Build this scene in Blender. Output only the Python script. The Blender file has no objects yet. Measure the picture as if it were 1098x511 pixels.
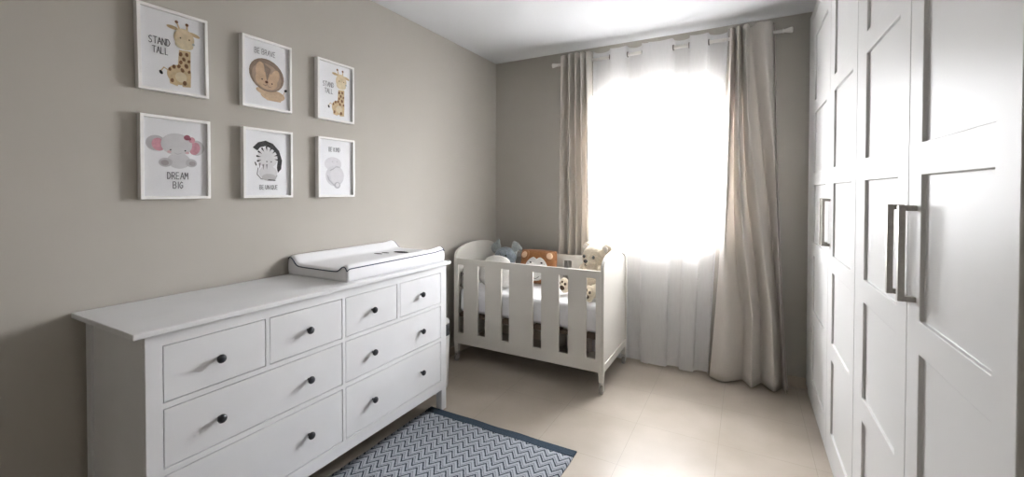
import bpy, bmesh, math, random
from mathutils import Vector, Matrix, Euler
random.seed(7)
C = bpy.context.scene.collection
sc = bpy.context.scene
PI = math.pi

# ---------------------------------------------------------------- camera
def make_camera():
    f, yaw, pit, rol, cy = 458.0, 0.50151, 0.014874, 0.001665, 212.04
    F = Vector((-math.sin(yaw)*math.cos(pit), math.cos(yaw)*math.cos(pit), -math.sin(pit)))
    R = Vector((math.cos(yaw), math.sin(yaw), 0))
    U = R.cross(F)
    R2 = R*math.cos(rol) + U*math.sin(rol)
    U2 = -R*math.sin(rol) + U*math.cos(rol)
    m = Matrix((R2, U2, -F)).transposed().to_4x4()
    m.translation = Vector((0, 0, 1.41))
    cd = bpy.data.cameras.new('camera')
    cd.sensor_fit = 'HORIZONTAL'; cd.sensor_width = 36.0
    cd.lens = f/1098*36.0
    cd.shift_y = -(255.5-cy)/1098
    cd.clip_start = 0.02
    o = bpy.data.objects.new('camera', cd); C.objects.link(o)
    o.matrix_world = m
    sc.camera = o
make_camera()

# ---------------------------------------------------------------- world, light, exposure
SKY_STRENGTH = 58.0
FILL_POWER = 26.0  # glow of the unseen lamp added as fill light
sc.view_settings.view_transform = 'Standard'
sc.view_settings.look = 'None'
sc.view_settings.gamma = 1.0
sc.view_settings.use_curve_mapping = False
sc.view_settings.exposure = 1.38
w = bpy.data.worlds.new('overcast_sky'); sc.world = w
w.use_nodes = True
bg = w.node_tree.nodes['Background']
def sky_and_ground():
    # bright overcast sky above the horizon, darker ground below it
    nt = w.node_tree; tc = nt.nodes.new('ShaderNodeTexCoord'); sp = nt.nodes.new('ShaderNodeSeparateXYZ')
    r = nt.nodes.new('ShaderNodeValToRGB'); mr = nt.nodes.new('ShaderNodeMapRange')
    mr.inputs[1].default_value = -1; mr.inputs[2].default_value = 1
    nt.links.new(tc.outputs['Generated'], sp.inputs[0]); nt.links.new(sp.outputs[2], mr.inputs[0]); nt.links.new(mr.outputs[0], r.inputs[0])
    r.color_ramp.elements[0].position = 0.42; r.color_ramp.elements[0].color = (0.13, 0.128, 0.125, 1)
    r.color_ramp.elements[1].position = 0.54; r.color_ramp.elements[1].color = (0.97, 0.98, 1.0, 1)
    nt.links.new(r.outputs[0], bg.inputs[0])
sky_and_ground()
bg.inputs[1].default_value = SKY_STRENGTH
def portal():
    l = bpy.data.lights.new('window_portal', 'AREA'); l.shape = 'RECTANGLE'
    l.size = 1.10; l.size_y = 1.26
    l.cycles.is_portal = True
    o = bpy.data.objects.new('window_portal', l); C.objects.link(o)
    o.location = (-0.685, 3.90, 1.665)
    o.rotation_euler = (-PI/2, 0, 0)     # faces -Y, into the room
portal()

# ---------------------------------------------------------------- room numbers (metres)
XL, XR = -2.209, 0.99          # left and right wall
YF, YB = -1.30, 3.690          # wall behind the camera, window wall
H = 2.685
WX0, WX1, WZ0, WZ1 = -1.22, -0.15, 1.06, 2.27   # window opening

# ---------------------------------------------------------------- materials
def mat(name, col, rough=0.5, spec=0.5, noise=0.0, nscale=20.0, bump=0.0, bscale=60.0, metal=0.0, coat=0.0, sheen=0.0, col2=None):
    m = bpy.data.materials.new(name); m.use_nodes = True
    nt = m.node_tree; b = nt.nodes['Principled BSDF']
    b.inputs['Base Color'].default_value = (*col, 1)
    b.inputs['Roughness'].default_value = rough
    b.inputs['Specular IOR Level'].default_value = spec
    b.inputs['Metallic'].default_value = metal
    b.inputs['Coat Weight'].default_value = coat
    b.inputs['Sheen Weight'].default_value = sheen
    tc = nt.nodes.new('ShaderNodeTexCoord')
    if noise > 0 or col2:
        n = nt.nodes.new('ShaderNodeTexNoise'); n.inputs['Scale'].default_value = nscale
        n.inputs['Detail'].default_value = 4
        r = nt.nodes.new('ShaderNodeValToRGB')
        c2 = col2 if col2 else tuple(c*(1-noise) for c in col)
        r.color_ramp.elements[0].color = (*c2, 1); r.color_ramp.elements[0].position = 0.35
        r.color_ramp.elements[1].color = (*col, 1); r.color_ramp.elements[1].position = 0.65
        nt.links.new(tc.outputs['Object'], n.inputs['Vector'])
        nt.links.new(n.outputs['Fac'], r.inputs['Fac'])
        nt.links.new(r.outputs['Color'], b.inputs['Base Color'])
    if bump > 0:
        n2 = nt.nodes.new('ShaderNodeTexNoise'); n2.inputs['Scale'].default_value = bscale
        n2.inputs['Detail'].default_value = 3
        bp = nt.nodes.new('ShaderNodeBump'); bp.inputs['Strength'].default_value = bump
        bp.inputs['Distance'].default_value = 0.005
        nt.links.new(tc.outputs['Object'], n2.inputs['Vector'])
        nt.links.new(n2.outputs['Fac'], bp.inputs['Height'])
        nt.links.new(bp.outputs['Normal'], b.inputs['Normal'])
    return m

def cloth(name, col, transparent=0.0, translucent=0.3, wave=300.0):
    m = bpy.data.materials.new(name); m.use_nodes = True
    nt = m.node_tree; nt.nodes.clear()
    out = nt.nodes.new('ShaderNodeOutputMaterial')
    d = nt.nodes.new('ShaderNodeBsdfDiffuse'); t = nt.nodes.new('ShaderNodeBsdfTranslucent')
    tc = nt.nodes.new('ShaderNodeTexCoord')
    mp = nt.nodes.new('ShaderNodeMapping'); mp.inputs['Scale'].default_value = (1, 1, 0.12)
    n = nt.nodes.new('ShaderNodeTexNoise'); n.inputs['Scale'].default_value = wave; n.inputs['Detail'].default_value = 2
    r = nt.nodes.new('ShaderNodeValToRGB')
    r.color_ramp.elements[0].color = (*[c*0.9 for c in col], 1); r.color_ramp.elements[1].color = (*col, 1)
    nt.links.new(tc.outputs['Object'], mp.inputs['Vector']); nt.links.new(mp.outputs[0], n.inputs['Vector'])
    nt.links.new(n.outputs['Fac'], r.inputs['Fac'])
    nt.links.new(r.outputs[0], d.inputs[0]); nt.links.new(r.outputs[0], t.inputs[0])
    mx = nt.nodes.new('ShaderNodeMixShader'); mx.inputs[0].default_value = translucent
    nt.links.new(d.outputs[0], mx.inputs[1]); nt.links.new(t.outputs[0], mx.inputs[2])
    last = mx
    if transparent > 0:
        tr = nt.nodes.new('ShaderNodeBsdfTransparent')
        m2 = nt.nodes.new('ShaderNodeMixShader'); m2.inputs[0].default_value = transparent
        nt.links.new(mx.outputs[0], m2.inputs[1]); nt.links.new(tr.outputs[0], m2.inputs[2]); last = m2
    nt.links.new(last.outputs[0], out.inputs[0])
    return m

def glass(name):
    m = bpy.data.materials.new(name); m.use_nodes = True
    nt = m.node_tree; nt.nodes.clear()
    out = nt.nodes.new('ShaderNodeOutputMaterial')
    t = nt.nodes.new('ShaderNodeBsdfTransparent'); g = nt.nodes.new('ShaderNodeBsdfGlossy')
    g.inputs['Roughness'].default_value = 0.03
    fr = nt.nodes.new('ShaderNodeFresnel'); fr.inputs[0].default_value = 1.10
    mx = nt.nodes.new('ShaderNodeMixShader')
    nt.links.new(fr.outputs[0], mx.inputs[0]); nt.links.new(t.outputs[0], mx.inputs[1]); nt.links.new(g.outputs[0], mx.inputs[2])
    nt.links.new(mx.outputs[0], out.inputs[0])
    return m

def tile_mat():
    # polished beige floor tiles 0.45 m, grout lines laid out in metres from the room's own axes
    m = bpy.data.materials.new('beige_tile'); m.use_nodes = True
    nt = m.node_tree; b = nt.nodes['Principled BSDF']; N = nt.nodes.new; L = nt.links.new
    tc = N('ShaderNodeTexCoord'); sp = N('ShaderNodeSeparateXYZ'); L(tc.outputs['Object'], sp.inputs[0])
    def line(sock, off):
        a = N('ShaderNodeMath'); a.operation = 'SUBTRACT'; a.inputs[1].default_value = off; L(sock, a.inputs[0])
        q = N('ShaderNodeMath'); q.operation = 'DIVIDE'; q.inputs[1].default_value = 0.45; L(a.outputs[0], q.inputs[0])
        f = N('ShaderNodeMath'); f.operation = 'FRACT'; L(q.outputs[0], f.inputs[0])
        s = N('ShaderNodeMath'); s.operation = 'SUBTRACT'; s.inputs[1].default_value = 0.5; L(f.outputs[0], s.inputs[0])
        ab = N('ShaderNodeMath'); ab.operation = 'ABSOLUTE'; L(s.outputs[0], ab.inputs[0])
        g = N('ShaderNodeMath'); g.operation = 'GREATER_THAN'; g.inputs[1].default_value = 0.4972; L(ab.outputs[0], g.inputs[0])
        return g
    gx = line(sp.outputs[0], -0.575 + 0.45*10); gy = line(sp.outputs[1], 2.183 + 0.45*10)
    mxm = N('ShaderNodeMath'); mxm.operation = 'MAXIMUM'; L(gx.outputs[0], mxm.inputs[0]); L(gy.outputs[0], mxm.inputs[1])
    n = N('ShaderNodeTexNoise'); n.inputs['Scale'].default_value = 3.2; n.inputs['Detail'].default_value = 5; L(tc.outputs['Object'], n.inputs['Vector'])
    r = N('ShaderNodeValToRGB'); r.color_ramp.elements[0].color = (0.385, 0.335, 0.275, 1); r.color_ramp.elements[1].color = (0.45, 0.40, 0.34, 1)
    r.color_ramp.elements[0].position = 0.3; r.color_ramp.elements[1].position = 0.7
    L(n.outputs['Fac'], r.inputs[0])
    mc = N('ShaderNodeMixRGB'); L(mxm.outputs[0], mc.inputs[0]); L(r.outputs[0], mc.inputs[1]); mc.inputs[2].default_value = (0.325, 0.285, 0.235, 1)
    L(mc.outputs[0], b.inputs['Base Color'])
    b.inputs['Roughness'].default_value = 0.32; b.inputs['Specular IOR Level'].default_value = 0.35
    return m

def rug_mat():
    # woven zigzags: arms run at 45 degrees, zigzags run across the rug
    m = bpy.data.materials.new('zigzag_weave'); m.use_nodes = True
    nt = m.node_tree; b = nt.nodes['Principled BSDF']; N = nt.nodes.new; L = nt.links.new
    tc = N('ShaderNodeTexCoord'); sp = N('ShaderNodeSeparateXYZ'); L(tc.outputs['Object'], sp.inputs[0])
    def M(op, a, bb=None):
        n = N('ShaderNodeMath'); n.operation = op
        for i, v in enumerate((a, bb)):
            if v is None: continue
            if isinstance(v, (int, float)): n.inputs[i].default_value = v
            else: L(v, n.inputs[i])
        return n.outputs[0]
    tri = M('PINGPONG', M('ADD', sp.outputs[0], 20.0), 0.036)           # 0..0.034
    v = M('SUBTRACT', M('ADD', sp.outputs[1], 20.0), M('MULTIPLY', tri, 1.35))
    fr = M('FRACT', M('DIVIDE', v, 0.050))
    nz = N('ShaderNodeTexNoise'); nz.inputs['Scale'].default_value = 260; nz.inputs['Detail'].default_value = 2; L(tc.outputs['Object'], nz.inputs['Vector'])
    jit = M('MULTIPLY', M('SUBTRACT', nz.outputs['Fac'], 0.5), 0.30)
    fr2 = M('ADD', fr, jit)
    r = N('ShaderNodeValToRGB'); cr = r.color_ramp; cr.interpolation = 'LINEAR'
    pale, mid, dark = (0.36, 0.385, 0.42, 1), (0.18, 0.19, 0.22, 1), (0.035, 0.045, 0.060, 1)
    cr.elements[0].position = 0.0; cr.elements[0].color = pale
    cr.elements[1].position = 1.0; cr.elements[1].color = pale
    for p_, c_ in ((0.22, pale), (0.26, dark), (0.47, dark), (0.51, pale), (0.66, pale), (0.70, mid), (0.80, mid), (0.85, pale)):
        e = cr.elements.new(p_); e.color = c_
    L(fr2, r.inputs[0])
    L(r.outputs[0], b.inputs['Base Color'])
    bp = N('ShaderNodeBump'); bp.inputs['Strength'].default_value = 0.5; bp.inputs['Distance'].default_value = 0.003
    L(nz.outputs['Fac'], bp.inputs['Height']); L(bp.outputs[0], b.inputs['Normal'])
    b.inputs['Roughness'].default_value = 0.95; b.inputs['Specular IOR Level'].default_value = 0.1
    return m

MT = {}
MT['wall'] = mat('taupe_paint', (0.445, 0.420, 0.378), 0.9, 0.15, noise=0.02, nscale=3, bump=0.05, bscale=200)
MT['ceiling'] = mat('white_ceiling_paint', (0.64, 0.645, 0.655), 0.95, 0.1, bump=0.03, bscale=150)
MT['tile'] = tile_mat()
MT['skirt'] = mat('beige_skirting_tile', (0.52, 0.45, 0.37), 0.3, 0.4, noise=0.06, nscale=6)
MT['dresser'] = mat('white_stained_wood', (0.74, 0.745, 0.76), 0.42, 0.35, noise=0.03, nscale=7, bump=0.03, bscale=90)
MT['knob'] = mat('black_knob', (0.022, 0.024, 0.032), 0.28, 0.5, noise=0.2, nscale=60)
MT['gap'] = mat('drawer_box_board', (0.30, 0.29, 0.28), 0.8, 0.2, noise=0.05)
MT['wardrobe'] = mat('white_foil', (0.60, 0.595, 0.585), 0.38, 0.025, noise=0.012, nscale=3)
MT['handle'] = mat('brushed_steel', (0.36, 0.34, 0.31), 0.38, 0.5, metal=0.85, noise=0.1, nscale=90)
MT['crib'] = mat('white_lacquer', (0.66, 0.635, 0.585), 0.40, 0.45, noise=0.015, nscale=5)
MT['castor_grey'] = mat('grey_castor', (0.30, 0.28, 0.26), 0.45, 0.4, noise=0.1, nscale=80)
MT['castor_metal'] = mat('castor_fork_metal', (0.55, 0.54, 0.52), 0.3, 0.5, metal=0.8, noise=0.05, nscale=80)
MT['mattress'] = mat('white_mattress_cover', (0.83, 0.83, 0.85), 0.9, 0.1, noise=0.03, nscale=40, bump=0.25, bscale=120)
MT['slat'] = mat('brown_slat_wood', (0.13, 0.095, 0.07), 0.7, 0.2, noise=0.25, nscale=14)
MT['pad'] = mat('white_padded_vinyl', (0.80, 0.80, 0.815), 0.55, 0.25, noise=0.012, nscale=10, bump=0.04, bscale=60)
MT['piping'] = mat('navy_piping', (0.06, 0.075, 0.12), 0.6, 0.3, noise=0.2, nscale=120)
MT['print_dark'] = mat('dark_print', (0.020, 0.020, 0.026), 0.8, 0.0, noise=0.2, nscale=90)
MT['binwhite'] = mat('white_plastic', (0.78, 0.77, 0.75), 0.35, 0.5, noise=0.01)
MT['binband'] = mat('dark_grey_plastic', (0.06, 0.065, 0.07), 0.4, 0.5, noise=0.1, nscale=50)
MT['frame'] = mat('white_frame_wood', (0.82, 0.81, 0.79), 0.4, 0.4, noise=0.02, nscale=30)
MT['paper'] = mat('print_paper', (0.84, 0.845, 0.865), 0.75, 0.2, noise=0.01)
MT['glass'] = glass('clear_glass')
MT['rod'] = mat('white_rod_enamel', (0.80, 0.78, 0.75), 0.35, 0.5, noise=0.01)
MT['eyelet'] = mat('dark_nickel', (0.20, 0.19, 0.18), 0.3, 0.5, metal=0.8, noise=0.1)
MT['sheer'] = cloth('white_voile', (0.95, 0.95, 0.965), transparent=0.26, translucent=0.30, wave=90)
MT['drape'] = cloth('cream_linen', (0.77, 0.725, 0.675), translucent=0.22, wave=160)
MT['rug'] = rug_mat()
MT['rugband'] = mat('slate_blue_band', (0.062, 0.088, 0.120), 0.95, 0.1, noise=0.25, nscale=150, bump=0.4, bscale=300)
MT['winframe'] = mat('white_window_upvc', (0.84, 0.84, 0.84), 0.35, 0.5, noise=0.01)
MT['bear'] = mat('cream_plush', (0.80, 0.695, 0.545), 0.95, 0.1, noise=0.12, nscale=70, bump=0.9, bscale=160, sheen=0.3)
MT['bearpale'] = mat('pale_plush', (0.86, 0.80, 0.71), 0.95, 0.1, noise=0.10, nscale=80, bump=0.8, bscale=160, sheen=0.3)
MT['browneye'] = mat('glossy_brown_eye', (0.018, 0.012, 0.009), 0.12, 0.6, noise=0.1)
MT['pawbrown'] = mat('brown_paw_pad', (0.12, 0.085, 0.06), 0.9, 0.1, noise=0.2, nscale=90)
MT['orange'] = mat('orange_brown_plush', (0.40, 0.18, 0.075), 0.95, 0.1, noise=0.18, nscale=60, bump=0.6, bscale=180, sheen=0.2)
MT['peach'] = mat('peach_plush', (0.78, 0.55, 0.37), 0.95, 0.1, noise=0.12, nscale=80, bump=0.4)
MT['whiteplush'] = mat('white_plush', (0.80, 0.79, 0.76), 0.95, 0.1, noise=0.06, nscale=60, bump=0.5, bscale=140, sheen=0.2)
MT['blueplush'] = mat('blue_grey_plush', (0.27, 0.315, 0.35), 0.95, 0.1, noise=0.25, nscale=50, bump=0.7, bscale=150, sheen=0.2)
MT['palegreen'] = mat('grey_green_plush', (0.42, 0.46, 0.46), 0.95, 0.1, noise=0.2, nscale=50, bump=0.6, bscale=150, sheen=0.2)
MT['greyplush'] = mat('beige_grey_plush', (0.50, 0.47, 0.43), 0.95, 0.1, noise=0.15, nscale=60, bump=0.6, bscale=150)
MT['fill_bulb'] = mat('fill_shade_glass', (0.9, 0.88, 0.84), 0.5, 0.3, noise=0.01)

# ---------------------------------------------------------------- helpers
def link(name, bm, m, parent=None, smooth=False, bevel=0.0, seg=2, kind=None):
    me = bpy.data.meshes.new(name)
    bmesh.ops.recalc_face_normals(bm, faces=bm.faces)
    bm.to_mesh(me); bm.free()
    ms = m if isinstance(m, (list, tuple)) else [m]
    for x in ms: me.materials.append(x)
    if smooth:
        for p_ in me.polygons: p_.use_smooth = True
    o = bpy.data.objects.new(name, me); C.objects.link(o)
    if parent is not None: o.parent = parent
    if bevel > 0:
        b = o.modifiers.new('bevel', 'BEVEL'); b.width = bevel; b.segments = seg; b.limit_method = 'ANGLE'; b.angle_limit = 0.6
    if kind: o['kind'] = kind
    return o
def tag(o, label, cat, group=None):
    o['label'] = label; o['category'] = cat
    if group: o['group'] = group
    return o
def empty(name, loc=(0, 0, 0), rot=(0, 0, 0)):
    o = bpy.data.objects.new(name, None); o.empty_display_size = 0.1
    C.objects.link(o); o.location = loc; o.rotation_euler = rot
    return o
def bx(bm, x0, x1, y0, y1, z0, z1, mi=0):
    vs = [bm.verts.new((x, y, z)) for x in (x0, x1) for y in (y0, y1) for z in (z0, z1)]
    for f in ((0,1,3,2), (4,6,7,5), (0,4,5,1), (2,3,7,6), (0,2,6,4), (1,5,7,3)):
        fc = bm.faces.new([vs[i] for i in f]); fc.material_index = mi
    return vs
def boxobj(name, b, m, parent=None, bevel=0.0, kind=None):
    bm = bmesh.new(); bx(bm, *b)
    return link(name, bm, m, parent, bevel=bevel, kind=kind)
def tube(bm, pts, r, n=12, closed=False, mi=0, cap=True):
    pts = [Vector(p) for p in pts]; rs = r if isinstance(r, (list, tuple)) else [r]*len(pts)
    rings = []; up = None
    for i, p in enumerate(pts):
        a = pts[(i-1) % len(pts)] if (i > 0 or closed) else p
        c = pts[(i+1) % len(pts)] if (i < len(pts)-1 or closed) else p
        t = (c-a).normalized()
        if up is None:
            up = t.orthogonal().normalized()
        else:
            up = (up - t*up.dot(t)).normalized()
        s = t.cross(up)
        rings.append([bm.verts.new(p + (up*math.cos(2*PI*k/n) + s*math.sin(2*PI*k/n))*rs[i]) for k in range(n)])
    m_ = len(rings)
    for i in range(m_ if closed else m_-1):
        A, B = rings[i], rings[(i+1) % m_]
        for k in range(n):
            f = bm.faces.new((A[k], A[(k+1) % n], B[(k+1) % n], B[k])); f.material_index = mi; f.smooth = True
    if cap and not closed:
        bm.faces.new(rings[0]).material_index = mi; bm.faces.new(rings[-1]).material_index = mi
def lathe(bm, prof, axis='z', origin=(0, 0, 0), n=20, mi=0):
    # prof: list of (radius, height)
    o = Vector(origin); rings = []
    for r, h in prof:
        ring = []
        for k in range(n):
            a = 2*PI*k/n; c, s = r*math.cos(a), r*math.sin(a)
            v = {'z': (c, s, h), 'x': (h, c, s), 'y': (c, h, s)}[axis]
            ring.append(bm.verts.new(o + Vector(v)))
        rings.append(ring)
    for A, B in zip(rings, rings[1:]):
        for k in range(n):
            f = bm.faces.new((A[k], A[(k+1) % n], B[(k+1) % n], B[k])); f.material_index = mi; f.smooth = True
    bm.faces.new(rings[0]).material_index = mi; bm.faces.new(rings[-1]).material_index = mi
def ell(bm, c, r, rot=(0, 0, 0), n=20, mi=0):
    m = Matrix.Translation(Vector(c)) @ Euler(rot).to_matrix().to_4x4() @ Matrix.Diagonal((*r, 1))
    res = bmesh.ops.create_uvsphere(bm, u_segments=n, v_segments=max(8, n//2+2), radius=1, matrix=m)
    for v in res['verts']:
        for f in v.link_faces: f.material_index = mi; f.smooth = True
def plush(name, ells, m, parent=None, voxel=0.008, fuzz=0.002, smooth_it=4):
    # ellipsoids fused into one continuous stuffed skin
    bm = bmesh.new()
    for e in ells: ell(bm, *e)
    o = link(name, bm, m, None, smooth=True)
    r = o.modifiers.new('r', 'REMESH'); r.mode = 'VOXEL'; r.voxel_size = voxel; r.use_smooth_shade = True
    s = o.modifiers.new('s', 'SMOOTH'); s.iterations = smooth_it; s.factor = 0.5
    if fuzz > 0:
        t = bpy.data.textures.new('fuzz', 'CLOUDS'); t.noise_scale = 0.012
        d = o.modifiers.new('d', 'DISPLACE'); d.texture = t; d.strength = fuzz*2; d.texture_coords = 'GLOBAL'
    dg = bpy.context.evaluated_depsgraph_get()
    me = bpy.data.meshes.new_from_object(o.evaluated_get(dg))
    o.modifiers.clear(); old = o.data; o.data = me; me.name = name
    bpy.data.meshes.remove(old)
    for p_ in me.polygons: p_.use_smooth = True
    if parent is not None: o.parent = parent
    return o
def grid_panel(bm, us, vs, depth, T, place):
    """A board with recesses and openings. depth[j][i]: how far the face of cell (i, j) is sunk, None = opening.
    place(u, v, d) gives the point d behind the face. T: total thickness."""
    cache = {}
    def V(u, v, d):
        k = (round(u, 5), round(v, 5), round(d, 5))
        if k not in cache: cache[k] = bm.verts.new(place(u, v, d))
        return cache[k]
    def F(*ks):
        try: bm.faces.new([V(*k) for k in ks])
        except ValueError: pass
    nu, nv = len(us)-1, len(vs)-1
    def D(i, j):
        return depth[j][i] if 0 <= i < nu and 0 <= j < nv else None
    for j in range(nv):
        for i in range(nu):
            d = D(i, j)
            if d is None: continue
            a, b, c, e = us[i], us[i+1], vs[j], vs[j+1]
            F((a, c, d), (b, c, d), (b, e, d), (a, e, d))
            F((a, c, T), (b, c, T), (b, e, T), (a, e, T))
    def wall(d1, d2, p, q):
        if d1 == d2: return
        x = T if d1 is None else d1; y = T if d2 is None else d2
        if d1 is None and d2 is None: return
        F((*p, x), (*q, x), (*q, y), (*p, y))
    for j in range(nv):
        for i in range(-1, nu):
            wall(D(i, j), D(i+1, j), (us[i+1], vs[j]), (us[i+1], vs[j+1]))
    for i in range(nu):
        for j in range(-1, nv):
            wall(D(i, j), D(i, j+1), (us[i], vs[j+1]), (us[i+1], vs[j+1]))
    bmesh.ops.dissolve_limit(bm, angle_limit=0.01, verts=bm.verts, edges=bm.edges)
def prism(bm, outline, place, d0, d1, mi=0):
    """Extruded outline [(u, v)], from depth d0 to d1."""
    A = [bm.verts.new(place(u, v, d0)) for u, v in outline]; B = [bm.verts.new(place(u, v, d1)) for u, v in outline]
    n = len(outline)
    bm.faces.new(A).material_index = mi; bm.faces.new(B).material_index = mi
    for k in range(n):
        f = bm.faces.new((A[k], A[(k+1) % n], B[(k+1) % n], B[k])); f.material_index = mi
def ringprism(bm, outer, inner, place, d0, d1, mi=0, closed=True):
    n = len(outer)
    Q = [[bm.verts.new(place(u, v, d)) for u, v in o] for o in (outer, inner) for d in (d0, d1)]
    oa, ob, ia, ib = Q
    for k in range(n if closed else n-1):
        l = (k+1) % n
        for f in ((oa[k], oa[l], ob[l], ob[k]), (ia[k], ib[k], ib[l], ia[l]), (oa[k], ia[k], ia[l], oa[l]), (ob[k], ob[l], ib[l], ib[k])):
            bm.faces.new(f).material_index = mi
    if not closed:
        for k in (0, n-1): bm.faces.new((oa[k], ob[k], ib[k], ia[k])).material_index = mi

# ---------------------------------------------------------------- the room shell
boxobj('floor', (XL-0.2, XR+0.2, YF-0.2, YB+0.25, -0.12, 0.0), MT['tile'], kind='structure')
boxobj('ceiling', (XL-0.2, XR+0.2, YF-0.2, YB+0.25, H, H+0.12), MT['ceiling'], kind='structure')
boxobj('wall_left', (XL-0.15, XL, YF-0.15, YB+0.2, 0, H), MT['wall'], kind='structure')
boxobj('wall_right', (XR, XR+0.15, YF-0.15, YB+0.2, 0, H), MT['wall'], kind='structure')
boxobj('wall_front', (XL, XR, YF-0.15, YF, 0, H), MT['wall'], kind='structure')
bm = bmesh.new()
grid_panel(bm, [XL, WX0, WX1, XR], [0, WZ0, WZ1, H], [[0, 0, 0], [0, None, 0], [0, 0, 0]], 0.2, lambda u, v, d: (u, YB+d, v))
link('wall_back', bm, MT['wall'], kind='structure')
boxobj('baseboard_back', (XL, XR, YB-0.012, YB, 0, 0.075), MT['skirt'], bevel=0.002, kind='structure')
boxobj('baseboard_left', (XL, XL+0.012, YF, YB-0.012, 0, 0.075), MT['skirt'], bevel=0.002, kind='structure')
# window: outer frame, two casements with panes, sill
win = empty('window_1', ((WX0+WX1)/2, YB+0.12, WZ0)); win['kind'] = 'structure'
def wl(x, y, z): return (x-(WX0+WX1)/2, y-(YB+0.12), z-WZ0)
def wring(name, x0, x1, z0, z1, wd, ya, yb, parent):
    bm = bmesh.new()
    grid_panel(bm, [x0, x0+wd, x1-wd, x1], [z0, z0+wd, z1-wd, z1], [[0]*3, [0, None, 0], [0]*3], yb-ya, lambda u, v, d: wl(u, ya+d, v))
    return link(name, bm, MT['winframe'], parent, bevel=0.003)
wring('window_frame', WX0, WX1, WZ0, WZ1, 0.045, YB+0.10, YB+0.17, win)
xm = (WX0+WX1)/2
for x0, x1 in ((WX0+0.045, xm), (xm, WX1-0.045)):
    s = wring('sash', x0+0.001, x1-0.001, WZ0+0.046, WZ1-0.046, 0.055, YB+0.085, YB+0.14, win)
    bm = bmesh.new(); p0 = wl(x0+0.056, YB+0.110, WZ0+0.101); p1 = wl(x1-0.056, YB+0.114, WZ1-0.101)
    bx(bm, p0[0], p1[0], p0[1], p1[1], p0[2], p1[2]); link('pane', bm, MT['glass'], s)
boxobj('window_sill', (*[wl(WX0+0.0, 0, 0)[0], wl(WX1, 0, 0)[0]], -0.115, -0.021, 0.0, 0.018), MT['winframe'], win, bevel=0.003)

# ---------------------------------------------------------------- wardrobes (two double-door cabinets side by side)
WXF = 0.382          # face of the doors
DT = 0.026
RAILS = [(0.0, 0.19), (0.563, 0.648), (1.003, 1.087), (1.453, 1.535), (1.918, 1.998), (2.41, 2.56)]
RAILS[0] = (0.055, 0.19)
def wardrobe(ya, yb, seam, panels, handle_ys, label, fill=None):
    root = empty('wardrobe', (WXF+0.3, (ya+yb)/2, 0))
    ox, oy = WXF+0.3, (ya+yb)/2
    tag(root, label, 'wardrobe', 'white panelled wardrobes along the right wall')
    bm = bmesh.new(); X0, X1 = WXF+DT+0.002, XR-0.004
    t = 0.019
    bx(bm, X0-ox, X1-ox, ya-oy, ya+t-oy, 0.0, 2.62); bx(bm, X0-ox, X1-ox, yb-t-oy, yb-oy, 0.0, 2.62)
    bx(bm, X0-ox, X1-ox, ya+t-oy, yb-t-oy, 0.06, 0.085); bx(bm, X0-ox, X1-ox, ya+t-oy, yb-t-oy, 2.60, 2.62)
    bx(bm, X1-0.006-ox, X1-ox, ya+t-oy, yb-t-oy, 0.085, 2.60)
    link('carcass', bm, MT['wardrobe'], root, bevel=0.001)
    boxobj('plinth', (WXF+0.010-ox, WXF+DT-ox, ya-oy, yb-oy, 0.0, 0.052), MT['wardrobe'], root)
    boxobj('cornice', (WXF-ox, WXF+DT-ox, ya-oy, yb-oy, 2.564, 2.62), MT['wardrobe'], root, bevel=0.001)
    if fill: boxobj('filler_strip', (WXF-ox, WXF+DT-ox, fill[0]-oy, fill[1]-oy, 0.055, 2.56), MT['wardrobe'], root, bevel=0.001)
    ends = [ya, seam, fill[0] if fill else yb]
    for k in range(2):
        a, b = ends[k]+0.0015, ends[k+1]-0.0015
        pa, pb = panels[k]
        vs = [RAILS[0][0]]; dep = []
        for q, (r0, r1) in enumerate(RAILS):
            if q > 0: vs.append(r0); dep.append([0, 0.0095, 0])
            vs.append(r1); dep.append([0, 0, 0])
        bm = bmesh.new()
        grid_panel(bm, [a, pa, pb, b], vs, dep, DT, lambda u, v, d: (WXF+d-ox, u-oy, v))
        dr = link('door', bm, MT['wardrobe'], root, bevel=0.0022)
        hy = handle_ys[k]; hz0, hz1 = 1.128, 1.376
        bm = bmesh.new(); s = 0.0075
        bx(bm, WXF-0.036-ox, WXF-0.022-ox, hy-s-oy, hy+s-oy, hz0, hz1)
        for z in (hz0, hz1-0.014): bx(bm, WXF-0.022-ox, WXF-ox+0.0005, hy-s-oy, hy+s-oy, z, z+0.014)
        h = link('handle', bm, MT['handle'], dr, bevel=0.0012); h['label'] = 'brushed grey metal bar handle'
    return root
wardrobe(0.98, 2.145, 1.517, [(1.065, 1.422), (1.612, 2.000)], [1.455, 1.555], 'nearer of the two white panelled double-door wardrobes, at the right edge of the photo')
wardrobe(2.147, 3.634, 2.775, [(2.230, 2.652), (2.890, 3.350)], [2.738, 2.815], 'farther white panelled double-door wardrobe in the corner beside the window curtains', fill=(3.47, 3.634))

# ---------------------------------------------------------------- dresser
DX0, DXF = -2.190, -1.706          # back and face
DY0, DY1 = 0.636, 2.222
ZT = 0.956
dres = empty('chest_of_drawers', ((DX0+DXF)/2, (DY0+DY1)/2, 0))
tag(dres, 'wide white wooden eight-drawer dresser with black knobs against the left wall', 'dresser')
dx, dy = dres.location.x, dres.location.y
def P(x, y, z): return (x-dx, y-dy, z)
boxobj('tabletop', (DX0-0.012-dx, -1.689-dx, 0.600-dy, 2.252-dy, ZT-0.020, ZT), MT['dresser'], dres, bevel=0.003)
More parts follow.
